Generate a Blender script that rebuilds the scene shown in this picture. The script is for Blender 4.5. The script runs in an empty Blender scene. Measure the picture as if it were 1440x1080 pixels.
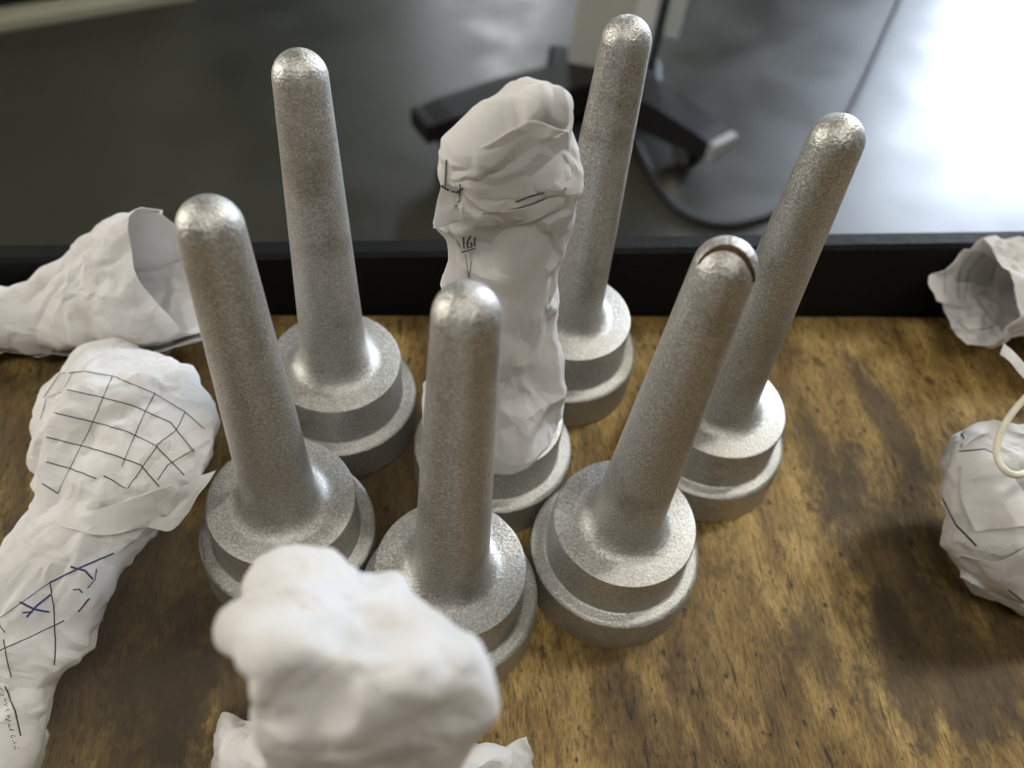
import bpy, bmesh, math, random
import numpy as np
from mathutils import Vector, Matrix
from mathutils.bvhtree import BVHTree
PI = math.pi
scene = bpy.context.scene
C = scene.collection
TZ = 0.75                       # height of the bench top above the floor

# ------------------------------------------------------------------ camera
FPX, PITCH, ROLL, CAMH = 1212.5, 0.90501, 0.1348, 0.29815
fw = Vector((0, math.cos(PITCH), -math.sin(PITCH)))
_rt = Vector((1, 0, 0)); _up = _rt.cross(fw)
cr = (_rt * math.cos(ROLL) + _up * math.sin(ROLL)).normalized()
cu = (_up * math.cos(ROLL) - _rt * math.sin(ROLL)).normalized()
CAM = Vector((0, 0, TZ + CAMH))
cam = bpy.data.cameras.new('camera'); camo = bpy.data.objects.new('camera', cam); C.objects.link(camo)
m = Matrix((cr, cu, -fw)).transposed().to_4x4(); m.translation = CAM
camo.matrix_world = m
cam.sensor_width = 36; cam.lens = FPX / 1440 * 36
cam.clip_start = 0.005; cam.clip_end = 100
cam.dof.use_dof = True; cam.dof.focus_distance = 0.255; cam.dof.aperture_fstop = 10.5
scene.camera = camo

# ------------------------------------------------------------------ world, exposure
w = bpy.data.worlds.new('world'); scene.world = w; w.use_nodes = True
bg = w.node_tree.nodes['Background']; bg.inputs[0].default_value = (0.75, 0.85, 1.0, 1); bg.inputs[1].default_value = 0.6
scene.view_settings.view_transform = 'Standard'; scene.view_settings.look = 'None'
scene.view_settings.gamma = 1; scene.view_settings.exposure = 0.18
scene.view_settings.use_curve_mapping = False
scene.cycles.use_denoising = True
LAMP_KEY, LAMP_LEFT, LAMP_TOP, WIN_RIGHT, WIN_MID, WIN_LEFT = 52.0, 13.0, 30.0, 46.0, 30.0, 11.0

# ------------------------------------------------------------------ helpers
def ray(px, py):
    return (fw + cr * ((px - 720) / FPX) - cu * ((py - 540) / FPX)).normalized()
def atz(px, py, z):             # point seen at a pixel on the horizontal plane z above the bench top
    d = ray(px, py); return CAM + d * ((z - CAMH) / d.z)
def aty(px, py, y):
    d = ray(px, py); return CAM + d * (y / d.y)
def tag(o, label=None, cat=None, group=None, kind=None):
    if label: o['label'] = label
    if cat: o['category'] = cat
    if group: o['group'] = group
    if kind: o['kind'] = kind
    return o
def link(name, me, mat=None, parent=None):
    o = bpy.data.objects.new(name, me); C.objects.link(o)
    if mat is not None and me is not None: me.materials.append(mat)
    if parent is not None: o.parent = parent; o.matrix_parent_inverse = Matrix.Translation(-parent.location) if parent.type == 'EMPTY' else Matrix.Identity(4)
    return o
def thing(name, loc, label, cat, group=None):
    o = bpy.data.objects.new(name, None); C.objects.link(o); o.location = loc; o.empty_display_size = .02
    return tag(o, label, cat, group)
def from_bm(name, bm, mat=None, parent=None, smooth=None):
    bmesh.ops.recalc_face_normals(bm, faces=bm.faces)
    me = bpy.data.meshes.new(name); bm.to_mesh(me); bm.free()
    if smooth is not None:
        for p in me.polygons: p.use_smooth = True
        me.set_sharp_from_angle(angle=math.radians(smooth))
    return link(name, me, mat, parent)
def add_box(bm, c, s, rot=None, bevel=0):
    r = bmesh.ops.create_cube(bm, size=1)
    vs = r['verts']
    bmesh.ops.scale(bm, verts=vs, vec=s)
    if bevel:
        es = list({e for v in vs for e in v.link_edges})
        rr = bmesh.ops.bevel(bm, geom=es, offset=bevel, segments=2, affect='EDGES', profile=.5)
        vs = list({v for f in rr['faces'] for v in f.verts} | {v for v in vs if v.is_valid})
    if rot is not None: bmesh.ops.rotate(bm, verts=vs, cent=(0, 0, 0), matrix=rot)
    bmesh.ops.translate(bm, verts=vs, vec=c)
    return vs
def add_lathe(bm, prof, n=64, M=None):
    rings = []
    for (r, z) in prof:
        if r < 1e-6: rings.append([bm.verts.new((0, 0, z))])
        else: rings.append([bm.verts.new((r * math.cos(2*PI*k/n), r * math.sin(2*PI*k/n), z)) for k in range(n)])
    for a, b in zip(rings, rings[1:]):
        for k in range(n):
            k2 = (k + 1) % n
            if len(a) == 1 and len(b) == 1: continue
            if len(a) == 1: bm.faces.new((a[0], b[k], b[k2]))
            elif len(b) == 1: bm.faces.new((a[k], b[0], a[k2]))
            else: bm.faces.new((a[k], b[k], b[k2], a[k2]))
    vs = [v for r in rings for v in r]
    if M is not None: bmesh.ops.transform(bm, matrix=M, verts=vs)
    return vs
def smooth_path(pts, sub=10):
    P = [Vector(p) for p in pts]; out = []
    P = [P[0] * 2 - P[1]] + P + [P[-1] * 2 - P[-2]]
    for i in range(1, len(P) - 2):
        for k in range(sub):
            t = k / sub
            out.append(.5 * ((2*P[i]) + (P[i+1]-P[i-1])*t + (2*P[i-1]-5*P[i]+4*P[i+1]-P[i+2])*t*t + (3*P[i]-P[i-1]-3*P[i+1]+P[i+2])*t**3))
    out.append(P[-2]); return out
def add_tube(bm, pts, rad, n=10):
    rad = rad if callable(rad) else (lambda t, r=rad: r)
    rings = []; up = Vector((.3, .2, 1)).normalized()
    for i, p in enumerate(pts):
        d = (pts[min(i+1, len(pts)-1)] - pts[max(i-1, 0)]).normalized()
        a = d.cross(up).normalized(); b = d.cross(a).normalized(); r = rad(i / (len(pts)-1))
        rings.append([bm.verts.new(p + a*r*math.cos(2*PI*k/n) + b*r*math.sin(2*PI*k/n)) for k in range(n)])
    for A, B in zip(rings, rings[1:]):
        for k in range(n): bm.faces.new((A[k], A[(k+1) % n], B[(k+1) % n], B[k]))
    bm.faces.new(rings[0][::-1]); bm.faces.new(rings[-1])

# ------------------------------------------------------------------ materials
def mat(name):
    m = bpy.data.materials.new(name); m.use_nodes = True
    nt = m.node_tree; b = nt.nodes['Principled BSDF']
    return m, nt, b
def node(nt, t, **kw):
    n = nt.nodes.new(t)
    for k, v in kw.items():
        if k.startswith('i_'): n.inputs[k[2:].replace('_', ' ')].default_value = v
        else: setattr(n, k, v)
    return n
def ramp(nt, stops, src):
    r = nt.nodes.new('ShaderNodeValToRGB'); e = r.color_ramp.elements
    while len(e) < len(stops): e.new(.5)
    for q, (p, c) in zip(e, stops): q.position = p; q.color = c if len(c) == 4 else (*c, 1)
    nt.links.new(src, r.inputs[0]); return r
def plain(name, col, rough=.5, metal=0, noise=0, nscale=20, bump=0, spec=.5):
    m, nt, b = mat(name)
    b.inputs['Base Color'].default_value = (*col, 1); b.inputs['Roughness'].default_value = rough; b.inputs['Metallic'].default_value = metal
    b.inputs['Specular IOR Level'].default_value = spec
    if noise or bump:
        tc = node(nt, 'ShaderNodeTexCoord'); n = node(nt, 'ShaderNodeTexNoise', i_Scale=nscale, i_Detail=6.0)
        nt.links.new(tc.outputs['Object'], n.inputs['Vector'])
        if noise:
            r = ramp(nt, [(.3, [c*(1-noise) for c in col]), (.7, [min(1, c*(1+noise)) for c in col])], n.outputs['Fac'])
            nt.links.new(r.outputs[0], b.inputs['Base Color'])
        if bump:
            bp = node(nt, 'ShaderNodeBump', i_Strength=bump, i_Distance=.002)
            nt.links.new(n.outputs['Fac'], bp.inputs['Height']); nt.links.new(bp.outputs[0], b.inputs['Normal'])
    return m
def emit(name, col, s):
    m, nt, b = mat(name)
    b.inputs['Base Color'].default_value = (0, 0, 0, 1); b.inputs['Emission Color'].default_value = (*col, 1); b.inputs['Emission Strength'].default_value = s
    return m

# sand-blasted cast metal
def metal_mat():
    m, nt, b = mat('sandblasted_metal'); L = nt.links
    tc = node(nt, 'ShaderNodeTexCoord'); oi = node(nt, 'ShaderNodeObjectInfo')
    ofs = node(nt, 'ShaderNodeVectorMath', operation='SCALE'); ofs.inputs[0].default_value = (3.1, 1.7, .9); L.new(oi.outputs['Random'], ofs.inputs['Scale'])
    ad = node(nt, 'ShaderNodeVectorMath', operation='ADD'); L.new(tc.outputs['Object'], ad.inputs[0]); L.new(ofs.outputs[0], ad.inputs[1])
    g = node(nt, 'ShaderNodeTexNoise', i_Scale=1250.0, i_Detail=2.0, i_Roughness=.55)
    g2 = node(nt, 'ShaderNodeTexNoise', i_Scale=420.0, i_Detail=2.0)
    s = node(nt, 'ShaderNodeTexNoise', i_Scale=38.0, i_Detail=4.0, i_Roughness=.55)
    for n in (g, g2, s): L.new(ad.outputs[0], n.inputs['Vector'])
    base = ramp(nt, [(.32, (.35, .343, .315)), (.5, (.46, .453, .42)), (.68, (.62, .613, .575))], g.outputs['Fac'])
    sm = ramp(nt, [(.30, (.62, .60, .56)), (.46, (1, 1, 1))], s.outputs['Fac'])
    mx = node(nt, 'ShaderNodeMix', data_type='RGBA', blend_type='MULTIPLY'); mx.inputs['Factor'].default_value = .8
    L.new(base.outputs[0], mx.inputs['A']); L.new(sm.outputs[0], mx.inputs['B']); L.new(mx.outputs['Result'], b.inputs['Base Color'])
    b.inputs['Metallic'].default_value = .8
    rr = ramp(nt, [(.3, (.38,)*3), (.7, (.54,)*3)], g.outputs['Fac']); L.new(rr.outputs[0], b.inputs['Roughness'])
    b1 = node(nt, 'ShaderNodeBump', i_Strength=.75, i_Distance=.00042); L.new(g.outputs['Fac'], b1.inputs['Height'])
    b2 = node(nt, 'ShaderNodeBump', i_Strength=.22, i_Distance=.0005); L.new(g2.outputs['Fac'], b2.inputs['Height'])
    L.new(b2.outputs[0], b1.inputs['Normal']); L.new(b1.outputs[0], b.inputs['Normal'])
    return m
METAL = metal_mat()

def paper_mat():
    m, nt, b = mat('white_paper'); L = nt.links
    tc = node(nt, 'ShaderNodeTexCoord')
    n = node(nt, 'ShaderNodeTexNoise', i_Scale=60.0, i_Detail=5.0); L.new(tc.outputs['Object'], n.inputs['Vector'])
    r = ramp(nt, [(.3, (.68, .66, .62)), (.6, (.78, .77, .755))], n.outputs['Fac']); L.new(r.outputs[0], b.inputs['Base Color'])
    b.inputs['Roughness'].default_value = .75; b.inputs['Specular IOR Level'].default_value = .25
    n2 = node(nt, 'ShaderNodeTexNoise', i_Scale=260.0, i_Detail=4.0); L.new(tc.outputs['Object'], n2.inputs['Vector'])
    bp = node(nt, 'ShaderNodeBump', i_Strength=.25, i_Distance=.0006); L.new(n2.outputs['Fac'], bp.inputs['Height']); L.new(bp.outputs[0], b.inputs['Normal'])
    tr = node(nt, 'ShaderNodeBsdfTranslucent'); tr.inputs[0].default_value = (.8, .79, .77, 1)
    ms = node(nt, 'ShaderNodeMixShader'); ms.inputs[0].default_value = .22
    out = nt.nodes['Material Output']; L.new(b.outputs[0], ms.inputs[1]); L.new(tr.outputs[0], ms.inputs[2]); L.new(ms.outputs[0], out.inputs['Surface'])
    return m
PAPER = paper_mat()
INK = plain('black_ink', (.03, .03, .035), .7)
INKB = plain('blue_black_ink', (.045, .04, .13), .7)

# worn wooden bench board; object space: x along the rear edge, y into the depth (the grain)
def wood_mat():
    m, nt, b = mat('worn_wood'); L = nt.links
    tc = node(nt, 'ShaderNodeTexCoord')
    def mapped(scale, loc=(0, 0, 0), rz=0):
        mp = node(nt, 'ShaderNodeMapping'); mp.inputs['Scale'].default_value = scale; mp.inputs['Location'].default_value = loc; mp.inputs['Rotation'].default_value = (0, 0, rz)
        L.new(tc.outputs['Object'], mp.inputs['Vector']); return mp.outputs[0]
    def noise(vec, **k):
        n = node(nt, 'ShaderNodeTexNoise', **k); L.new(vec, n.inputs['Vector']); return n.outputs['Fac']
    def mul(a, bcol, f=1.0, bt='MULTIPLY'):
        x = node(nt, 'ShaderNodeMix', data_type='RGBA', blend_type=bt)
        if isinstance(f, float): x.inputs['Factor'].default_value = f
        else: L.new(f, x.inputs['Factor'])
        L.new(a, x.inputs['A'])
        if isinstance(bcol, tuple): x.inputs['B'].default_value = (*bcol, 1)
        else: L.new(bcol, x.inputs['B'])
        return x.outputs['Result']
    fine = noise(mapped((1500, 230, 1)), i_Scale=1.0, i_Detail=6.0, i_Roughness=.7)
    fib = noise(mapped((620, 110, 1), (4, 2, 0)), i_Scale=1.0, i_Detail=5.0, i_Roughness=.65)
    med = noise(mapped((70, 22, 1), (3, 1, 0), .05), i_Scale=1.0, i_Detail=7.0, i_Roughness=.62, i_Distortion=.5)
    big = noise(mapped((17, 9, 1), (1.3, 5.2, 0), .25), i_Scale=1.0, i_Detail=7.0, i_Roughness=.62, i_Distortion=.4)
    blot = noise(mapped((75, 50, 1), (7.3, 2.2, 0), .3), i_Scale=1.0, i_Detail=9.0, i_Roughness=.72)
    col = ramp(nt, [(.28, (.12, .073, .023)), (.45, (.275, .180, .058)), (.60, (.44, .305, .108)), (.78, (.58, .43, .18))], med).outputs[0]
    col = mul(col, ramp(nt, [(.34, (.30, .26, .21)), (.52, (1, 1, 1)), (.7, (1.3, 1.27, 1.2))], fine).outputs[0], .85)
    col = mul(col, ramp(nt, [(.34, (.40, .36, .30)), (.5, (1, 1, 1)), (.72, (1.2, 1.18, 1.1))], fib).outputs[0], .75)
    col = mul(col, ramp(nt, [(.36, (.22, .19, .15)), (.55, (.9, .88, .84)), (.62, (1, 1, 1))], big).outputs[0], .8)
    col = mul(col, ramp(nt, [(.33, (.16, .14, .11)), (.42, (1, 1, 1))], blot).outputs[0], .85)
    spk = noise(mapped((330, 170, 1), (1, 6, 0), .1), i_Scale=1.0, i_Detail=3.0, i_Roughness=.5)
    col = mul(col, ramp(nt, [(.31, (.12, .10, .08)), (.36, (1, 1, 1))], spk).outputs[0], .85)
    # dark scratches along the grain
    sc = noise(mapped((300, 34, 1), (2, 8, 0), .12), i_Scale=1.0, i_Detail=5.0, i_Roughness=.65)
    col = mul(col, ramp(nt, [(.33, (.12, .11, .09)), (.39, (1, 1, 1))], sc).outputs[0], .9)
    # stains and other dark patches with a place of their own
    def dark_patch(cx, cy, rx, ry, rz, amt, colr=(.045, .032, .018)):
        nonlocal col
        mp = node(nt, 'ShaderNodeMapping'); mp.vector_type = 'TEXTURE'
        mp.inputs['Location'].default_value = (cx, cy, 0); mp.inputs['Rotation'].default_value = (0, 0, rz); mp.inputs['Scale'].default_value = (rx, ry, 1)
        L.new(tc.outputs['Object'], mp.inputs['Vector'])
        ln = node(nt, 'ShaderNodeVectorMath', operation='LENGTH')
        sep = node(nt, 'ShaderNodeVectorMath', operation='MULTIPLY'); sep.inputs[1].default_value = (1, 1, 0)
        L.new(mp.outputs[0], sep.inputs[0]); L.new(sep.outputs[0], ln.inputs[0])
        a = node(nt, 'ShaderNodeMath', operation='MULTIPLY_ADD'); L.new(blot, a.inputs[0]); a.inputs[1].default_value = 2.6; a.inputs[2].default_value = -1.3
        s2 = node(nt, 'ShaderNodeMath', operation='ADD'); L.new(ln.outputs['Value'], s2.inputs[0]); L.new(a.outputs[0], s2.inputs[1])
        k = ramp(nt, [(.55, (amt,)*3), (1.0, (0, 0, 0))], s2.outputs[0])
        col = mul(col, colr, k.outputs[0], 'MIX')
    for q in DARK_PATCHES: dark_patch(*q)
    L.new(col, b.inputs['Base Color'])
    rg = ramp(nt, [(.3, (.62,)*3), (.7, (.42,)*3)], big); L.new(rg.outputs[0], b.inputs['Roughness'])
    b.inputs['Specular IOR Level'].default_value = .35
    bp = node(nt, 'ShaderNodeBump', i_Strength=.35, i_Distance=.0006); L.new(fine, bp.inputs['Height']); L.new(bp.outputs[0], b.inputs['Normal'])
    return m

def floor_mat():
    m, nt, b = mat('polished_concrete'); L = nt.links
    tc = node(nt, 'ShaderNodeTexCoord')
    n = node(nt, 'ShaderNodeTexNoise', i_Scale=2.2, i_Detail=8.0, i_Roughness=.6); L.new(tc.outputs['Object'], n.inputs['Vector'])
    r = ramp(nt, [(.3, (.017, .017, .010)), (.7, (.032, .032, .022))], n.outputs['Fac']); L.new(r.outputs[0], b.inputs['Base Color'])
    n2 = node(nt, 'ShaderNodeTexNoise', i_Scale=7.0, i_Detail=6.0); L.new(tc.outputs['Object'], n2.inputs['Vector'])
    rr = ramp(nt, [(.3, (.31,)*3), (.7, (.44,)*3)], n2.outputs['Fac']); L.new(rr.outputs[0], b.inputs['Roughness'])
    b.inputs['Specular IOR Level'].default_value = .7
    return m

# ------------------------------------------------------------------ the room
RX0, RX1, RY0, RY1, RZ = -4.2, 5.2, -3.2, 6.2, 3.3
WALL = plain('workshop_wall_paint', (.20, .20, .175), .85, noise=.12, nscale=3)
WDARK = plain('dark_wall_paint', (.035, .035, .028), .85, noise=.12, nscale=3)
def slab(name, c, s, mt):
    bm = bmesh.new(); add_box(bm, c, s); o = from_bm(name, bm, mt); tag(o, kind='structure'); return o
xm, ym = (RX0+RX1)/2, (RY0+RY1)/2
slab('floor', (xm, ym, -.05), (RX1-RX0, RY1-RY0, .1), floor_mat())
slab('ceiling', (xm, ym, RZ+.05), (RX1-RX0, RY1-RY0, .1), WALL)
WLY = (-.6, 1.9, 1.0, 2.5)      # window in the left wall: y0, y1, z0, z1
bm = bmesh.new()
for (ya, yb, za, zb) in ((RY0, WLY[0], 0, RZ), (WLY[1], RY1, 0, RZ), (WLY[0], WLY[1], 0, WLY[2]), (WLY[0], WLY[1], WLY[3], RZ)): add_box(bm, (RX0-.05, (ya+yb)/2, (za+zb)/2), (.1, yb-ya, zb-za))
tag(from_bm('wall_left', bm, WDARK), kind='structure')
slab('wall_right', (RX1+.05, ym, RZ/2), (.1, RY1-RY0, RZ), WALL)
slab('wall_front', (xm, RY0-.05, RZ/2), (RX1-RX0, .1, RZ), WDARK)
# rear wall with two window openings
WINS = [(2.80, 5.05, 1.25, 3.05), (-.75, -.12, 1.75, 2.7)]
def wall_with_holes():
    xs = sorted({RX0, RX1} | {v for q in WINS for v in q[:2]}); zs = sorted({0, RZ} | {v for q in WINS for v in q[2:]})
    bm = bmesh.new()
    for a, b2 in zip(xs, xs[1:]):
        for c, d in zip(zs, zs[1:]):
            mx, mz = (a+b2)/2, (c+d)/2
            if any(q[0] < mx < q[1] and q[2] < mz < q[3] for q in WINS): continue
            add_box(bm, (mx, RY1+.08, mz), (b2-a, .16, d-c))
    tag(from_bm('wall_back', bm, WDARK), kind='structure')
wall_with_holes()
FRAME = plain('window_frame_paint', (.55, .56, .55), .5)
def window(n, q, s, col):
    x0, x1, z0, z1 = q; bm = bmesh.new()
    t = .05
    for xx in (x0+t/2, x1-t/2, (x0+x1)/2): add_box(bm, (xx, RY1+.05, (z0+z1)/2), (t, .05, z1-z0))
    for zz in (z0+t/2, z1-t/2): add_box(bm, ((x0+x1)/2, RY1+.05, zz), (x1-x0-2*t, .05, t))
    o = from_bm('window_%d' % n, bm, FRAME); tag(o, kind='structure')
    xm_ = (x0+x1)/2
    for a, b2 in ((x0+t, xm_-t/2), (xm_+t/2, x1-t)):
        bm = bmesh.new(); add_box(bm, ((a+b2)/2, RY1+.055, (z0+z1)/2), (b2-a, .012, z1-z0-2*t))
        p = from_bm('pane', bm, emit('daylit_pane_%d' % n, col, s)); p.parent = o
window(1, WINS[0], WIN_RIGHT, (.74, .84, 1.0))
window(2, WINS[1], WIN_MID, (.90, .95, 1.0))
bm = bmesh.new(); y0, y1, z0, z1 = WLY
for yy in (y0+.025, y1-.025, (y0+y1)/2): add_box(bm, (RX0-.04, yy, (z0+z1)/2), (.05, .05, z1-z0))
for zz_ in (z0+.025, z1-.025): add_box(bm, (RX0-.04, (y0+y1)/2, zz_), (.05, y1-y0-.1, .05))
wl = tag(from_bm('window_3', bm, FRAME), kind='structure')
for a, b2 in ((y0+.05, (y0+y1)/2-.025), ((y0+y1)/2+.025, y1-.05)):
    bm = bmesh.new(); add_box(bm, (RX0-.045, (a+b2)/2, (z0+z1)/2), (.012, b2-a, z1-z0-.1)); p = from_bm('pane', bm, emit('daylit_pane_3', (1.0, .95, .86), WIN_LEFT)); p.parent = wl
# ceiling lamps (twin tube fittings)
HOUS = plain('lamp_housing_paint', (.7, .7, .68), .4)
def tube_lamp(c, rz, length, s, col, label):
    t = thing('tube_lamp', c, label, 'lamp', 'ceiling tube lamps')
    R = Matrix.Rotation(rz, 4, 'Z'); M = Matrix.Translation(c) @ R
    bm = bmesh.new(); add_box(bm, (0, 0, .045), (length+.06, .34, .05), bevel=.01); add_box(bm, (0, 0, .09), (length*.4, .06, .05)); bmesh.ops.transform(bm, matrix=M, verts=bm.verts)
    from_bm('housing', bm, HOUS, t)
    em = emit('lamp_tube_glow', col, s)
    for sy in (-.09, .09):
        bm = bmesh.new(); add_lathe(bm, [(0, -length/2), (.03, -length/2), (.03, length/2), (0, length/2)], 16, M @ Matrix.Translation((0, sy, -.02)) @ Matrix.Rotation(PI/2, 4, 'Y'))
        from_bm('tube', bm, em, t, 40)
tube_lamp((1.45, 1.35, RZ-.12), .5, 1.5, LAMP_KEY, (1.0, .95, .86), 'twin tube ceiling lamp to the right above the bench')
tube_lamp((.15, -1.0, RZ-.12), .2, 1.5, LAMP_TOP, (1.0, .96, .90), 'twin tube ceiling lamp hanging almost straight above the bench')
tube_lamp((-2.3, .15, RZ-.12), 1.4, 1.5, LAMP_LEFT, (1.0, .92, .80), 'twin tube ceiling lamp to the left above the bench')

# ------------------------------------------------------------------ workbench
EDGE0, EDGEK = 0.276, 0.18
EA = math.atan(EDGEK)
ROTE = Matrix.Rotation(EA, 4, 'Z')
edge_o = Vector((0, EDGE0, TZ))
def edge_local(px, py):         # pixel -> board coordinates (used to place the dark patches)
    v = ROTE.inverted() @ (atz(px, py, 0) - edge_o); return v.x, v.y
DARK_PATCHES = []
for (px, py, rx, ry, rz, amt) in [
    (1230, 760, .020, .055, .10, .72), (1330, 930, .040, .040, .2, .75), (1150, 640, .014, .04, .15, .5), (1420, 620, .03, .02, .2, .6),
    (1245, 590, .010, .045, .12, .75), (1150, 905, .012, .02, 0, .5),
    (200, 850, .055, .050, .1, .78), (120, 1000, .06, .04, .0, .75), (330, 950, .05, .035, .2, .7), (520, 700, .05, .06, 0, .6), (300, 560, .06, .05, 0, .55), (30, 620, .05, .06, 0, .6)]:  # broad dark patches over the left and middle of the board
    cx, cy = edge_local(px, py); DARK_PATCHES.append((cx, cy, rx, ry, rz, amt))
BLACK = plain('black_rubber', (.004, .0045, .005), .6, bump=.2, nscale=200, spec=.2)
STEEL = plain('black_painted_steel', (.02, .02, .022), .4)
bench = thing('workbench', (0, 0, 0), 'worn wooden workbench top with a black raised rear lip', 'workbench')
bm = bmesh.new(); add_box(bm, (0, -.425, -.015), (1.7, .85, .03), bevel=.0015)
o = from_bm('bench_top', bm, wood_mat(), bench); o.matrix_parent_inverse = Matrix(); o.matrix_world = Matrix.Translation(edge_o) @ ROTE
# rear lip, its height follows the photograph (lower at the left)
bm = bmesh.new(); lipT = lambda x: .0378 + .036 * (x + .056)
ls = [-.85, -.4, -.23, -.11, 0, .12, .24, .4, .85]; rows = []
for x in ls:
    h = min(max(lipT(x), .026), .052)
    prof = [(.0003, -.03), (.0003, h-.002), (.002, h), (.009, h), (.011, h-.002), (.011, -.03)]
    rows.append([bm.verts.new((x, y, z)) for y, z in prof])
for a, b2 in zip(rows, rows[1:]):
    for k in range(len(a)): bm.faces.new((a[k], a[(k+1) % len(a)], b2[(k+1) % len(a)], b2[k]))
bm.faces.new(rows[0]); bm.faces.new(rows[-1][::-1])
o = from_bm('rear_lip', bm, BLACK, bench, 40); o.matrix_parent_inverse = Matrix(); o.matrix_world = Matrix.Translation(edge_o) @ ROTE
for sx in (-.8, .8):
    for sy in (-.8, -.05):
        bm = bmesh.new(); add_box(bm, (sx, sy, -.03-(TZ-.03)/2), (.05, .05, TZ-.03), bevel=.003)
        o = from_bm('leg', bm, STEEL, bench); o.matrix_parent_inverse = Matrix(); o.matrix_world = Matrix.Translation(edge_o) @ ROTE

# ------------------------------------------------------------------ castings
R1, Z1, R2, Z2, RB, HT, RT, RS = .025, .0375, .0305, .0182, .0312, .1668, .0077, .0121
def casting(x, y, label, lean=(0, 0)):
    TZ = globals()['TZ'] + .0003
    t = thing('metal_casting', (x, y, TZ), label, 'casting', 'bare metal castings on the bench')
    # base flange
    bm = bmesh.new(); add_lathe(bm, [(0, 0), (RB-.001, 0), (RB, .0008), (R2+.0002, Z2-.0012), (R2-.0006, Z2-.0003), (R2-.0016, Z2), (0, Z2)], 96, Matrix.Translation((x, y, TZ)))
    from_bm('base_flange', bm, METAL, t, 35)
    bm = bmesh.new(); add_lathe(bm, [(R1+.0022, Z2-.0004), (R1+.0008, Z2+.0003), (R1+.0004, Z2+.0012), (R1, Z1-.001), (R1-.0003, Z1-.0003), (R1-.0012, Z1), (0, Z1)], 96, Matrix.Translation((x, y, TZ)))
    from_bm('collar', bm, METAL, t, 35)
    prof = []
    fr = .0062
    for k in range(9):          # fillet at the foot of the stem
        a = k / 8 * PI/2
        prof.append((RS + fr*1.05*(1 - math.sin(a)), Z1 - .00005 + fr*1.15*(1 - math.cos(a))))
    for k in range(1, 25): s = k / 25; prof.append((RS + (RT - RS) * s, Z1 + fr*1.15 + (HT - RT - Z1 - fr*1.15) * s))
    for k in range(13): a = k / 12 * PI/2; prof.append((RT * math.cos(a), HT - RT + RT * math.sin(a)))
    bm = bmesh.new(); vs = add_lathe(bm, prof, 72)
    for v in vs:
        s = max(0, v.co.z - Z1) / (HT - Z1); v.co.x += lean[0]*s + x; v.co.y += lean[1]*s + y; v.co.z += TZ
    from_bm('stem', bm, METAL, t, 60)
    return t
casting(-.0724, .1421, 'front left bare casting, leaning leftmost, beside the grid-printed paper wrap', (-.0006, 0))
casting(-.0685, .2046, 'rear left bare grey casting, tallest on the left, before the dark floor')
casting(-.0118, .1260, 'front centre bare casting standing directly in front of the paper-covered one')
cD = casting(.0452, .1518, 'front right bare casting with a brown crescent scar on its tip', (.0008, 0))
casting(.0815, .2086, 'rear right bare casting, rightmost of all, half behind the scarred one', (-.0020, 0))
casting(.0203, .2453, 'rearmost bare casting standing behind and right of the paper-covered one')
tG = casting(-.0041, .1896, 'casting in the middle whose stem is hidden under white paper')
# the brown crescent scar on one tip
SCAR = plain('brown_scar', (.06, .036, .022), .95, noise=.4, nscale=900, spec=.05)
bm = bmesh.new(); cc = Vector((.0452+.00076, .1518, TZ + .0003 + HT - RT)); rows = []
def on_tip(px, py):             # where a photo pixel meets the dome of the tip
    d = ray(px, py); oc = CAM - cc; b_ = oc.dot(d); q = b_*b_ - (oc.length_squared - RT*RT)
    return (oc + d*(-b_ - math.sqrt(max(q, 0)))).normalized()
tipc = [on_tip(x, y) for x, y in ((982, 372), (993, 358), (1010, 349), (1028, 349), (1044, 358), (1055, 374), (1060, 396))]
tipc = smooth_path(tipc, 6)
for k, n in enumerate(tipc):
    s = k / (len(tipc)-1); wd = .0012 * math.sin(PI * (.06 + .88*s))**.7 * (.7 + .5*s)
    t_ = (tipc[min(k+1, len(tipc)-1)] - tipc[max(k-1, 0)]).normalized(); e = n.cross(t_).normalized()
    rows.append([bm.verts.new(cc + (n*RT + e*q*wd).normalized()*(RT + h)) for q, h in ((-1, -.0001), (-.6, .0002), (0, .0003), (.6, .0002), (1, -.0001))])
for a, b2 in zip(rows, rows[1:]):
    for k in range(4): bm.faces.new((a[k], a[k+1], b2[k+1], b2[k]))
from_bm('brown_scar', bm, SCAR, cD, 60)

# ------------------------------------------------------------------ crumpled paper
def kuhn(P, seed):              # piecewise-linear noise: flat facets meeting in sharp creases
    i = np.floor(P).astype(np.int64); f = P - i
    o = np.argsort(-f, axis=1); fs = np.take_along_axis(f, o, 1)
    def h(q):
        x = (q[:, 0]*374761393 + q[:, 1]*668265263 + q[:, 2]*2147483647 + seed*1274126177) & 0xffffffff
        x = ((x ^ (x >> 13)) * 1274126177) & 0xffffffff; x = ((x ^ (x >> 16)) * 2246822519) & 0xffffffff
        return ((x ^ (x >> 15)) & 0xffff) / 32767.5 - 1
    e = np.eye(3, dtype=np.int64); q = i.copy(); v = h(q) * (1 - fs[:, 0])
    for k in range(3):
        q = q + e[o[:, k]]; v = v + h(q) * (fs[:, k] - (fs[:, k+1] if k < 2 else 0))
    return v
def rotm(seed):
    r = np.random.RandomState(seed); q, _ = np.linalg.qr(r.randn(3, 3)); return q
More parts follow.
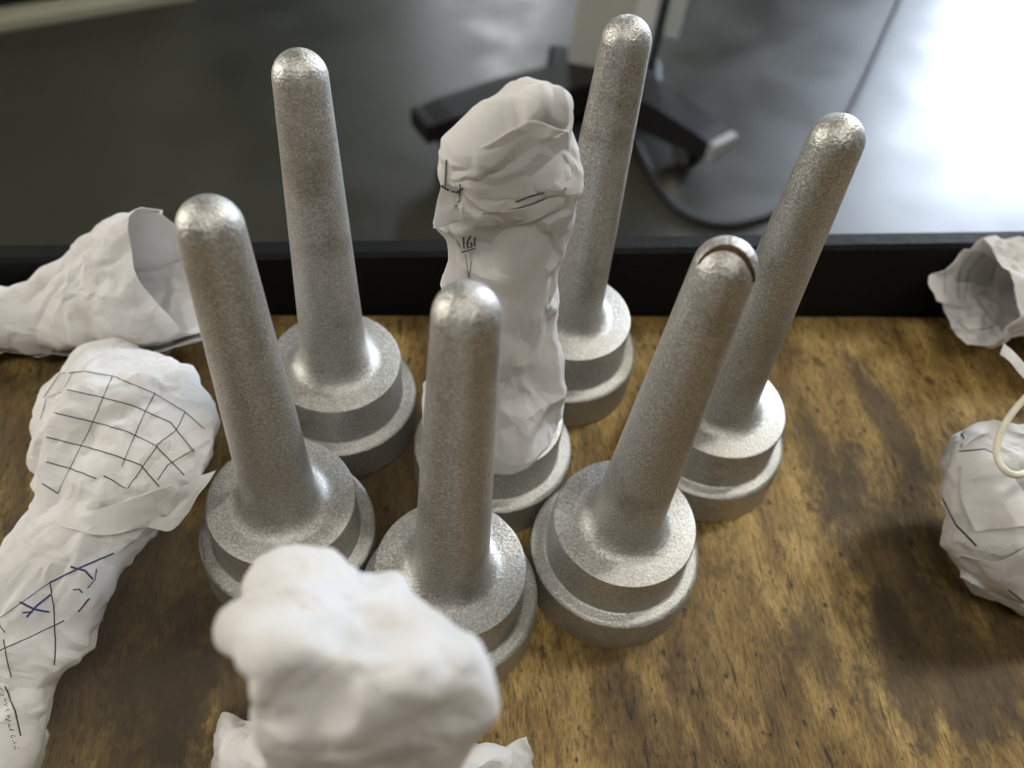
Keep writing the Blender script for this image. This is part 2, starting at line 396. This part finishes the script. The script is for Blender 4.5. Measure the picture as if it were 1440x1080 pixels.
def crumple(P, N, seed, amps, cells, vec=.45):
    # P points, N outward normals; each octave adds facets of the given cell size
    out = P.copy()
    for k, (a, c) in enumerate(zip(amps, cells)):
        Q = (P @ rotm(seed*7+k)) / c + seed*3.7
        Q = Q + .35*np.stack([kuhn(Q*.7+5.3, seed+90+k+j) for j in range(3)], 1)
        out += N * (kuhn(Q, seed+k)*a*.8 + (.45 - 1.3*np.abs(kuhn(Q*.8+2.2, seed+50+k)))*a)[:, None]
        out += vec * a * np.stack([kuhn(Q + 11.7*(j+1), seed+20+k+j) for j in range(3)], 1)
    return out
def sharp_smooth(me, ang=7):
    me.polygons.foreach_set('use_smooth', np.ones(len(me.polygons), bool)); me.set_sharp_from_angle(angle=math.radians(ang))
def catmull(A, n):
    A = np.array(A, float); m_ = len(A); Pd = np.vstack([2*A[0]-A[1], A, 2*A[-1]-A[-2]])
    s = np.linspace(0, m_-1, n); i = np.minimum(s.astype(int), m_-2); t = (s - i)[:, None]
    p0, p1, p2, p3 = Pd[i], Pd[i+1], Pd[i+2], Pd[i+3]
    return .5*((2*p1)+(p2-p0)*t+(2*p0-5*p1+4*p2-p3)*t*t+(3*p1-p0-3*p2+p3)*t**3)
BVH = {}
def finish_paper(name, V, faces, parent, key=None, thick=.00025, matl=None):
    me = bpy.data.meshes.new(name); me.from_pydata(V.tolist(), [], faces); me.update()
    sharp_smooth(me)
    o = link(name, me, matl or PAPER, parent)
    if thick:
        md = o.modifiers.new('thickness', 'SOLIDIFY'); md.thickness = thick; md.offset = 0
    if key: BVH.setdefault(key, []).append((V, faces))
    return o
def station(L, R, where, bs=1.0, bdir=None, shear=(0, 0, 0), lift=(0, 0, 0)):
    mx, my = (L[0]+R[0])/2, (L[1]+R[1])/2
    c = atz(mx, my, where[1]) if where[0] == 'z' else aty(mx, my, where[1])
    dep = (c - CAM).dot(fw)
    a = (cr*(R[0]-L[0]) - cu*(R[1]-L[1])) * (dep / FPX / 2)
    bd = Vector(bdir).normalized() if bdir else ray(mx, my)
    b = bd * (a.length * bs) + Vector(shear)
    return list(c + Vector(lift)) + list(a) + list(b)
def bag(name, stations, parent, key, seed, amps, cells, nu=150, nt=200, turns=1.0, shrink=.0, rim=None, power=1.0, zmin=None, thick=.00025, core=None):
    S = catmull(stations, nu)
    th = np.linspace(0, 2*PI*turns, nt + (0 if turns == 1.0 else 1), endpoint=turns != 1.0)
    ncol = len(th)
    U, Tt = np.meshgrid(np.arange(nu), th, indexing='ij')
    if rim is not None:         # slide the last rows along the tube so the mouth edge is uneven
        rr = np.array([rim(t) for t in th]); Uf = U * (1 + rr[None, :]/nu*1.0)
        Uf = np.clip(Uf, 0, nu-1.001); i0 = Uf.astype(int); fr = (Uf - i0)[..., None]
        SS = S[i0]*(1-fr) + S[np.minimum(i0+1, nu-1)]*fr
    else: SS = np.repeat(S[:, None, :], ncol, 1)
    sp = 1 - shrink*(Tt/(2*PI)); ct = np.cos(Tt); st = np.sin(Tt)
    if power != 1.0: ct = np.sign(ct)*np.abs(ct)**power; st = np.sign(st)*np.abs(st)**power
    D = SS[..., 3:6]*(ct*sp)[..., None] + SS[..., 6:9]*(st*sp)[..., None]
    G_ = SS[..., 0:3] + D; P = G_.reshape(-1, 3)
    dv = np.roll(G_, -1, 1) - np.roll(G_, 1, 1) if turns == 1.0 else np.gradient(G_, axis=1)
    N = np.cross(np.gradient(G_, axis=0), dv).reshape(-1, 3); N /= np.linalg.norm(N, axis=1, keepdims=True) + 1e-12
    N *= np.sign((N * D.reshape(-1, 3)).sum(1).mean())
    P = crumple(P, N, seed, amps, cells)
    if core is not None:        # keep the paper outside the casting it covers
        ax, ay = core; dx, dy = P[:, 0]-ax, P[:, 1]-ay; r = np.hypot(dx, dy) + 1e-9; z = P[:, 2] - TZ
        need = RS + .0024 + (RT - RS)*np.clip((z-Z1)/(HT-RT-Z1), 0, 1); need += .0075*np.clip(1-(z-Z1)/.008, 0, 1); need = np.where(z > HT-RT, .0105, need)
        f = np.where((r < need) & (z < HT+.0015), need/r, 1); P[:, 0] = ax + dx*f; P[:, 1] = ay + dy*f
        r = np.hypot(P[:, 0]-ax, P[:, 1]-ay); low = z < Z1+.0014
        P[:, 2] = np.where(low & (r < R1+.0013), TZ+Z1+.0014, P[:, 2])
    P[:, 1] = np.where(P[:, 2] < TZ+.06, np.minimum(P[:, 1], EDGE0 + EDGEK*P[:, 0] - .0015), P[:, 1])
    if zmin is not None: P[:, 2] = np.maximum(P[:, 2], TZ + zmin)
    F = []
    wrap = turns == 1.0
    for i in range(nu-1):
        for k in range(ncol if wrap else ncol-1):
            k2 = (k+1) % ncol; F.append((i*ncol+k, i*ncol+k2, (i+1)*ncol+k2, (i+1)*ncol+k))
    return finish_paper(name, P, F, parent, key, thick)
def sheet(name, grid, parent, seed, amps, cells, key=None, n=40, curl=0, thick=.00025, mask=None):
    # grid: rows x cols of world points -> smooth patch -> crumpled sheet
    G = np.array([[list(p) for p in r] for r in grid], float)
    R_ = np.stack([catmull(G[i], n) for i in range(G.shape[0])]); R_ = np.stack([catmull(R_[:, j], n) for j in range(n)], 1)
    P = R_.reshape(-1, 3)
    du = np.gradient(R_, axis=0).reshape(-1, 3); dv = np.gradient(R_, axis=1).reshape(-1, 3); N = np.cross(du, dv); N /= np.linalg.norm(N, axis=1, keepdims=True) + 1e-12
    P = crumple(P, N, seed, amps, cells, .3)
    F = [(i*n+j, i*n+j+1, (i+1)*n+j+1, (i+1)*n+j) for i in range(n-1) for j in range(n-1) if mask is None or mask(i/(n-1), j/(n-1))]
    P[:, 2] = np.maximum(P[:, 2], TZ + .0012); P[:, 1] = np.where(P[:, 2] < TZ+.06, np.minimum(P[:, 1], EDGE0 + EDGEK*P[:, 0] - .0015), P[:, 1])
    return finish_paper(name, P, F, parent, key, thick)
def bvh(key):
    V = []; F = []; o = 0
    for v, f in BVH[key]: V += v.tolist(); F += [tuple(i+o for i in q) for q in f]; o += len(v)
    return BVHTree.FromPolygons(V, F)
def ink(name, key, strokes, parent, matl=INK):
    # pen and print strokes lying on the paper surface; strokes: (polyline in photo pixels, width in m)
    tr = bvh(key) if isinstance(key, str) else key; bm = bmesh.new()
    for pts, wd in strokes:
        fine = []
        for a, b2 in zip(pts, pts[1:]):
            n = max(2, int(math.hypot(b2[0]-a[0], b2[1]-a[1]) / 2.0))
            fine += [(a[0]+(b2[0]-a[0])*k/n, a[1]+(b2[1]-a[1])*k/n) for k in range(n)]
        fine.append(pts[-1]); hits = []
        for q in fine:
            d = ray(*q); loc, no, _, dist = tr.ray_cast(CAM, d)
            if loc is None: hits.append(None); continue
            if no.dot(d) > 0: no = -no
            hits.append((loc + no*.00034, no))
        prev = None
        for i, h in enumerate(hits):
            if h is None: prev = None; continue
            j = min(i+1, len(hits)-1); g = hits[j] or h; k = max(i-1, 0); g0 = hits[k] or h
            t = g[0] - g0[0]
            if t.length < 1e-7: continue
            sd = h[1].cross(t.normalized()).normalized() * wd/2
            cur = (bm.verts.new(h[0]+sd), bm.verts.new(h[0]-sd), h[0])
            if prev and (prev[2]-cur[2]).length < .004: bm.faces.new((prev[0], prev[1], cur[1], cur[0]))
            prev = cur
    return from_bm(name, bm, matl, parent)

Y_ = (0, 1, 0)
# --- paper over the middle casting
pg = thing('paper_wrap', (-.0041, .1896, TZ+.03), 'crumpled white paper pulled over the stem of the middle casting', 'paper wrap', 'crumpled paper wraps')
st = [station((600, 582), (794, 572), ('y', .188), 1.0, Y_), station((606, 556), (790, 546), ('y', .188), .95, Y_), station((612, 520), (786, 510), ('y', .189), .9, (0, 1, -.1)), station((620, 462), (786, 456), ('y', .19), .85, (0, 1, -.3)),
      station((624, 400), (790, 394), ('y', .19), .8, (0, 1, -.7)), station((624, 350), (794, 344), ('y', .19), .8), station((610, 305), (800, 296), ('y', .19), .8), station((611, 252), (808, 248), ('y', .19), .85),
      station((622, 210), (812, 206), ('y', .19), .85), station((645, 172), (817, 170), ('y', .19), .85), station((684, 142), (812, 143), ('y', .19), .85), station((716, 124), (794, 126), ('y', .19), .9), station((738, 116), (774, 118), ('y', .19), .8), station((752, 115), (756, 115), ('y', .19), 1.0)]
bag('wrap', st, pg, 'G', 11, (.0022, .0022, .0010), (.030, .015, .007), nu=190, nt=190, core=(-.0041, .1896))
def over(key, rows, off):       # world points floating just above a paper surface, given in photo pixels
    tr = bvh(key); out = []
    for r in rows:
        rr = []
        for (px, py, *o) in r:
            d = ray(px, py); loc, no, _, dist = tr.ray_cast(CAM, d)
            rr.append((d, dist if loc is not None else None, off + (o[0] if o else 0)))
        out.append(rr)
    ds = [q[1] for r in out for q in r if q[1] is not None]; mean = sum(ds)/len(ds)
    return [[CAM + d * ((t if t is not None and abs(t-mean) < .03 else mean) - o) for d, t, o in r] for r in out]
sheet('fold', over('G', [[(622, 232), (690, 200), (745, 172), (800, 185)], [(640, 262), (690, 255), (745, 235), (803, 222)], [(672, 292), (700, 300), (750, 285), (803, 250)]], .0012), pg, 31, (.0006, .0005), (.012, .006), 'G')
sheet('fold', over('G', [[(676, 300), (720, 296), (760, 284), (797, 262)], [(676, 322), (720, 318), (760, 306), (792, 290)]], .0012), pg, 33, (.0004, .0004), (.012, .006), 'G')
sheet('torn_edge', over('G', [[(620, 255), (640, 275)], [(612, 290), (645, 292)], [(606, 320), (648, 312)]], .0016), pg, 34, (.0012, .0006), (.01, .005), 'G', n=24)
ink('pen_marks', 'G', [([(629, 225), (627, 262)], .0005), ([(616, 250), (622, 262), (632, 268), (644, 269), (652, 264)], .0006), ([(648, 258), (647, 282), (640, 290)], .0004),
    ([(652, 332), (653, 348)], .0004), ([(662, 330), (657, 340), (658, 347), (663, 346), (663, 340), (658, 341)], .0004), ([(668, 332), (667, 345)], .0004), ([(650, 354), (668, 348)], .0004), ([(643, 336), (648, 346)], .0003),
    ([(655, 356), (660, 390), (664, 366)], .0002), ([(725, 283), (745, 275), (765, 270)], .0004)], pg)

# --- bright wrapped piece close to the camera
pf = thing('paper_wrap', (-.018, .045, TZ), 'blurred white wrapped casting standing nearest the camera at the bottom', 'paper wrap', 'crumpled paper wraps')
st = [station((364, 1302), (628, 1302), ('z', .004), .9, Y_), station((360, 1197), (639, 1197), ('y', 0.0341), .9, (0, 1, -.5)), station((368, 1117), (637, 1117), ('y', 0.0370), .8), station((376, 1067), (645, 1067), ('y', 0.0389), .8), station((380, 1027), (659, 1027), ('y', 0.0403), .8), station((376, 992), (671, 995), ('y', 0.0416), .8), station((362, 959), (674, 965), ('y', 0.0429), .8), station((348, 922), (669, 929), ('y', 0.0461), .8),
      station((342, 889), (653, 901), ('y', 0.0516), .8), station((345, 860), (619, 872), ('y', 0.0564), .8), station((355, 832), (564, 843), ('y', 0.0610), .8), station((372, 812), (511, 820), ('y', 0.0643), .8), station((394, 798), (467, 803), ('y', 0.0667), .8), station((418, 792), (429, 794), ('y', 0.0677), .8), station((425, 791), (420, 791), ('y', 0.0678), 1.0)]
bag('wrap', st, pf, 'F', 6, (.0024, .0019, .0007), (.022, .011, .005), nu=170, nt=190, zmin=.0012)
sheet('paper_flap', [[atz(286, 1110, .012), atz(320, 1120, .03), atz(380, 1130, .04)], [atz(298, 1050, .022), atz(322, 1040, .036), atz(372, 1060, .045)], [atz(304, 1012, .018), atz(328, 1004, .028), atz(362, 1012, .034)]], pf, 41, (.002, .001), (.010, .005), n=50)
sheet('paper_flap', [[atz(540, 1150, .03), atz(670, 1120, .03), atz(760, 1110, .012)], [atz(560, 1110, .035), atz(675, 1075, .04), atz(750, 1070, .02)], [atz(590, 1050, .025), atz(690, 1046, .03), atz(742, 1040, .028)]], pf, 43, (.002, .001), (.010, .005), n=50)

# --- grid-printed wrap lying on the left
pl = thing('paper_wrap', (-.14, .12, TZ), 'grid-printed paper wrap lying at the left with pen crosses on its narrow body', 'paper wrap', 'crumpled paper wraps')
zz = lambda z: ('z', z)
st = [station((168, 487), (174, 487), zz(.036), 1), station((140, 490), (212, 491), zz(.036), .9), station((96, 508), (256, 513), zz(.036), .85), station((62, 545), (288, 547), zz(.035), .85), station((44, 588), (301, 592), zz(.034), .85), station((54, 635), (299, 640), zz(.034), .85), station((60, 672), (278, 688), zz(.033), .85), station((58, 706), (232, 735), zz(.031), .9),
      station((20, 742), (196, 778), zz(.030), .9), station((-16, 785), (158, 830), zz(.028), .9), station((-40, 838), (124, 882), zz(.027), .9), station((-60, 900), (88, 940), zz(.025), .9), station((-80, 980), (64, 1000), zz(.023), .9), station((-92, 1060), (40, 1078), zz(.02), .85), station((-100, 1150), (14, 1160), zz(.016), .8)]
bag('wrap', st, pl, 'L', 3, (.0032, .0022, .0008), (.024, .012, .0055), nu=230, nt=190, zmin=.0012)
sheet('paper_flap', over('L', [[(75, 722), (140, 716), (215, 690), (275, 672), (304, 662)], [(85, 740), (150, 735), (205, 722), (255, 710), (285, 690)], [(130, 752), (165, 752), (200, 742), (235, 748), (250, 740)]], .0016), pl, 51, (.0008, .0005), (.012, .006), 'L')
sheet('paper_flap', [[atz(-20, 1100, .02), atz(10, 1090, .02), atz(45, 1085, .006)], [atz(-10, 1050, .024), atz(30, 1040, .026), atz(70, 1036, .01)], [atz(10, 1000, .026), atz(40, 985, .024), atz(52, 996, .014)]], pl, 53, (.0012, .0006), (.010, .005), 'L', n=36)
g = []
g += [([(62, 560), (85, 526), (120, 523), (160, 530), (215, 553), (260, 580), (288, 605)], .00032)]
for pts in ([(95, 549), (130, 556), (185, 570), (240, 595), (272, 636)], [(78, 581), (130, 593), (180, 608), (218, 627), (258, 668)], [(66, 615), (110, 626), (160, 640), (198, 654), (224, 684)], [(66, 650), (100, 660), (136, 673)], [(146, 669), (178, 687)], [(60, 680), (82, 694)]): g.append((pts, .00036))
for pts in ([(104, 523), (88, 552), (66, 560), (58, 590)], [(158, 530), (130, 596), (82, 694)], [(218, 553), (195, 600), (172, 656)], [(260, 580), (248, 605), (222, 625), (180, 687)], [(272, 632), (235, 655), (222, 675)]): g.append((pts, .00028))
ink('printed_grid', 'L', g, pl)
ink('pen_marks', 'L', [([(70, 820), (110, 800), (160, 778)], .00055), ([(100, 797), (120, 803), (130, 815)], .0006), ([(28, 847), (48, 857), (70, 861)], .0006), ([(72, 836), (52, 852), (38, 868)], .0006), ([(32, 862), (46, 861)], .0005),
    ([(103, 830), (112, 829), (116, 834)], .0004)], pl, INKB)
ink('drawn_lines', 'L', [([(70, 820), (76, 850), (78, 900), (76, 935)], .00035), ([(70, 820), (0, 870)], .00028), ([(0, 915), (40, 898), (90, 873)], .00035), ([(5, 900), (16, 952)], .00028), ([(8, 965), (22, 1000), (29, 1035)], .0004),
    ([(135, 800), (133, 815), (122, 828)], .0003), ([(110, 860), (125, 842)], .0005), ([(0, 878), (8, 890)], .0003)], pl)
rnd = random.Random(4); tx = []
for r, (x0, y0) in enumerate([(1, 968), (10, 1012)]):   # a faded, unreadable line of small print running along the paper
    for k in range(6):
        x, y = x0 + k*2.2 + (r*.4), y0 + k*8
        for _ in range(3): tx.append(([(x+rnd.uniform(-2, 4), y+rnd.uniform(-3, 3)), (x+rnd.uniform(-2, 5), y+rnd.uniform(-3, 3))], .00018))
ink('small_print', 'L', tx, pl)

# --- open paper tube at the rear left
pr = thing('paper_wrap', (-.17, .22, TZ), 'empty paper tube at the rear left with its flared mouth open to the right', 'paper wrap', 'crumpled paper wraps')
sh = lambda k: (.022*k, -.008*k, 0)
st = [station((-120, 420), (-120, 540), zz(.016), .9), station((-60, 408), (-62, 522), zz(.018), .9), station((0, 394), (0, 504), zz(.020), .9), station((58, 380), (62, 502), zz(.023), .9), station((96, 354), (112, 497), zz(.028), .9), station((126, 322), (155, 496), zz(.034), .9, None, sh(.25)), station((158, 296), (198, 494), zz(.040), .9, None, sh(.5)),
      station((215, 286), (245, 482), zz(.046), .9, None, sh(.8)), station((250, 276), (282, 474), zz(.048), .9, None, sh(1.0))]
bag('wrap', st, pr, 'R', 8, (.0034, .0022, .0008), (.026, .013, .006), nu=170, nt=230, turns=1.32, shrink=.10, rim=lambda t: -10 + 7*math.sin(t*1.0+1.0) - 9*max(0, t/(2*PI)-.9), zmin=.0012)
sheet('paper_flap', [[atz(205, 470, .03), atz(240, 470, .032)], [atz(215, 492, .018), atz(242, 488, .02)], [atz(222, 500, .008), atz(236, 500, .008)]], pr, 61, (.0008, .0005), (.010, .005), n=20)
# --- torn paper tube at the rear right
pq = thing('paper_wrap', (.23, .28, TZ), 'torn paper tube at the rear right with pencil-lined inside facing left', 'paper wrap', 'crumpled paper wraps')
sh = lambda k: (-.016*k, .002*k, 0)
st = [station((1376, 336), (1372, 484), zz(.036), .85, None, sh(1.0)), station((1396, 334), (1394, 482), zz(.036), .85, None, sh(.9)), station((1425, 334), (1425, 478), zz(.035), .85, None, sh(.5)), station((1460, 336), (1460, 478), zz(.034), .9), station((1520, 335), (1520, 510), zz(.032), .9), station((1600, 330), (1600, 560), zz(.030), .9), station((1680, 340), (1680, 560), zz(.030), .9), station((1720, 430), (1720, 440), zz(.030), .9)]
def torn(t): return 6*math.sin(3*t+.6) + 5*math.sin(7*t) + 3*math.sin(13*t+1)
S0 = st
bag('wrap', st, pq, 'Q', 14, (.0024, .0016, .0007), (.018, .009, .0045), nu=150, nt=200, zmin=.0012)
sheet('torn_edge', [[atz(1352, 338, .046), atz(1372, 336, .045), atz(1392, 340, .040)], [atz(1338, 376, .040), atz(1362, 378, .030), atz(1390, 382, .024)], [atz(1308, 388, .040), atz(1345, 396, .026), atz(1385, 402, .020)], [atz(1316, 424, .032), atz(1350, 432, .020), atz(1385, 440, .016)]], pq, 65, (.0010, .0007), (.010, .005), 'Q', n=40)
ink('printed_lines', 'Q', [([(1328, 382), (1327, 415)], .0004), ([(1368, 355), (1350, 375), (1345, 420)], .0003), ([(1384, 356), (1362, 380), (1356, 420)], .0003), ([(1400, 368), (1394, 395)], .0003), ([(1345, 452), (1362, 466), (1390, 462), (1404, 455)], .0004)], pq)

# --- wrapped piece at the right with a cord
pc = thing('paper_wrap', (.2, .17, TZ), 'round-ended paper wrap at the right edge with an off-white cord looping over it', 'paper wrap', 'crumpled paper wraps')
st = [station((1322, 690), (1324, 700), zz(.040), 1), station((1332, 640), (1330, 740), zz(.038), .9), station((1352, 606), (1345, 790), zz(.036), .85), station((1385, 590), (1372, 825), zz(.035), .85), station((1430, 596), (1415, 850), zz(.035), .85), station((1480, 600), (1470, 868), zz(.034), .85), station((1540, 620), (1530, 860), zz(.032), .9), station((1620, 640), (1620, 850), zz(.028), .9), station((1700, 740), (1700, 750), zz(.025), 1)]
bag('wrap', st, pc, 'P', 21, (.0030, .0018, .0007), (.022, .011, .0055), nu=150, nt=190, zmin=.0012)
sheet('paper_flap', over('P', [[(1352, 782), (1400, 790), (1440, 770), (1475, 760)], [(1350, 800), (1400, 812), (1445, 800), (1480, 800)], [(1352, 815), (1395, 832), (1440, 845), (1480, 850)]], .003), pc, 71, (.0010, .0006), (.012, .006), 'P')
sheet('paper_flap', over('P', [[(1352, 612), (1375, 594), (1405, 592), (1450, 600)], [(1352, 628), (1380, 612), (1410, 606), (1450, 612)]], .0025), pc, 73, (.0008, .0006), (.012, .006), 'P', n=30)
sheet('paper_fold', over('P', [[(1352, 655), (1395, 645), (1440, 690), (1470, 700)], [(1350, 700), (1392, 690), (1432, 715, .004), (1470, 720, .006)], [(1372, 750), (1400, 745), (1432, 742, .007), (1475, 740, .009)]], .0018), pc, 77, (.0010, .0007), (.014, .007), 'P')
ink('printed_lines', 'P', [([(1326, 700), (1345, 738), (1374, 768)], .0007), ([(1350, 605), (1356, 618)], .0005), ([(1348, 635), (1385, 632), (1400, 640)], .0004), ([(1418, 828), (1440, 846)], .0006)], pc)
CORD = plain('offwhite_cord', (.72, .68, .55), .6, noise=.06, nscale=300)
cp = [atz(1490, 500, .09), atz(1452, 548, .088), atz(1424, 580, .084), atz(1406, 612, .080), atz(1402, 640, .077), atz(1412, 660, .076), atz(1432, 668, .075), atz(1460, 655, .072), atz(1500, 640, .060)]
bm = bmesh.new(); add_tube(bm, smooth_path(cp, 10), .00115, 14); from_bm('cord', bm, CORD, pc, 60)
cp = [atz(1408, 492, .06), atz(1424, 505, .062), atz(1446, 532, .064), atz(1470, 565, .062), atz(1490, 625, .056)]
sheet('paper_strip', [[p + Vector((-.0012, -.0022, 0)) for p in cp], [p + Vector((.0012, .0022, .001)) for p in cp]], pc, 75, (.0005, .0003), (.006, .003), n=30, thick=.0006)

# ------------------------------------------------------------------ things on the floor behind
F0 = -TZ
POST = plain('white_post_paint', (.62, .62, .56), .45)
POSTW = plain('pale_strip_paint', (.85, .85, .82), .4)
BLK = plain('black_plastic', (.012, .012, .012), .5, spec=.25)
GREY = plain('grey_end_cap', (.35, .36, .36), .35)
CHR = plain('bright_caster_metal', (.7, .7, .68), .25, metal=1)
sb = atz(842, 150, F0)          # foot of the post
stand = thing('equipment_stand', (sb.x, sb.y, 0), 'white post on a black castered base standing on the floor behind the bench', 'stand')
hub = Vector((sb.x, sb.y, .058))
bm = bmesh.new(); add_box(bm, (sb.x-.02, sb.y+.03, .61), (.115, .08, 1.18), Matrix.Rotation(.0, 3, 'Z'), .004); from_bm('post', bm, POST, stand)
bm = bmesh.new(); add_box(bm, (sb.x+.056, sb.y+.03, .61), (.038, .085, 1.18), None, .003); from_bm('pale_strip', bm, POSTW, stand)  # paler strip down the right of the post
bm = bmesh.new(); add_box(bm, (sb.x+.13, sb.y+.14, .65), (.03, .03, 1.10), None, .003); from_bm('side_rail', bm, POST, stand)
bm = bmesh.new(); add_tube(bm, [Vector((sb.x+.088, sb.y+.0, z)) for z in (.10, .4, .8, 1.2)], .007); from_bm('post_cable', bm, BLK, stand, 60)
bm = bmesh.new(); add_box(bm, hub + Vector((0, .02, -.012)), (.24, .18, .04), None, .012); from_bm('base_hub', bm, BLK, stand)
ends = [atz(1012, 196, F0+.10), atz(600, 165, F0+.10)]
for e in ends:
    d = (e - hub); L_ = d.length; d.normalize(); a = math.atan2(d.y, d.x)
    bm = bmesh.new(); vs = []
    for s, hw, zt, zb in ((0, .045, .035, -.035), (.55, .04, .028, -.034), (.9, .034, .012, -.034), (1, .030, .004, -.034)):
        p = hub + d*L_*s; n_ = Vector((-d.y, d.x, 0))
        vs.append([bm.verts.new(p + n_*q*hw + Vector((0, 0, z))) for q, z in ((-1, zb), (1, zb), (1, zt), (-1, zt))])
    for A, B in zip(vs, vs[1:]):
        for k in range(4): bm.faces.new((A[k], A[(k+1) % 4], B[(k+1) % 4], B[k]))
    bm.faces.new(vs[0][::-1]); bm.faces.new(vs[-1]); arm = from_bm('base_arm', bm, BLK, stand)
    bm = bmesh.new(); add_box(bm, e + d*.008 + Vector((0, 0, -.014)), (.018, .066, .040), Matrix.Rotation(a, 3, 'Z'), .004); cp_ = from_bm('end_cap', bm, GREY if e is ends[0] else BLK, stand)
    wc = e - d*.06; M = Matrix.Translation((wc.x, wc.y, .03)) @ Matrix.Rotation(a, 4, 'Z') @ Matrix.Rotation(PI/2, 4, 'X')
    bm = bmesh.new(); add_lathe(bm, [(0, -.012), (.026, -.012), (.030, -.008), (.030, .008), (.026, .012), (0, .012)], 28, M); cw = from_bm('caster_wheel', bm, BLK, stand, 35)
    bm = bmesh.new()
    for q in (-.017, .017): add_box(bm, Vector((wc.x, wc.y, .045)) + Vector((-math.sin(a), math.cos(a), 0))*q, (.034, .004, .045), Matrix.Rotation(a, 3, 'Z'))
    add_box(bm, (wc.x, wc.y, .066), (.04, .04, .006), Matrix.Rotation(a, 3, 'Z')); from_bm('caster_fork', bm, CHR, stand)
# cable lying on the floor
CABLE = plain('dark_cable', (.02, .022, .024), .5)
cpx = [(1330, -120), (1285, -40), (1268, 0), (1235, 75), (1195, 160), (1155, 235), (1110, 285), (1060, 309), (1005, 314), (955, 294), (920, 252), (896, 206), (872, 165)]
bm = bmesh.new(); add_tube(bm, smooth_path([atz(x, y, F0+.0075) for x, y in cpx], 8), .0072, 10)
tag(from_bm('floor_cable', bm, CABLE, None, 60), 'dark cable looping across the floor from the stand towards the bright reflection', 'cable')
# pale cabinet at the far left
CAB = plain('pale_green_cabinet_paint', (.42, .42, .32), .5); CABD = plain('dark_plinth', (.03, .03, .025), .6)
a0 = atz(0, 47, F0); a1 = atz(330, -8, F0); d = (a1 - a0); a = math.atan2(d.y, d.x); cab = thing('floor_cabinet', tuple((a0+a1)/2), 'pale grey-green cabinet foot showing at the top left corner', 'cabinet')
Mx = Matrix.Translation(a0) @ Matrix.Rotation(a, 4, 'Z')
def cbox(name, c, s, mt, bev=.003):
    bm = bmesh.new(); add_box(bm, c, s, None, bev); bmesh.ops.transform(bm, matrix=Mx, verts=bm.verts); from_bm(name, bm, mt, cab)
cbox('foot_rail', (-.3, .03, .012), (1.4, .06, .024), CAB); cbox('plinth', (-.3, .26, .035), (1.4, .38, .07), CABD); cbox('body', (-.3, .26, .50), (1.4, .46, .86), CAB, .006)
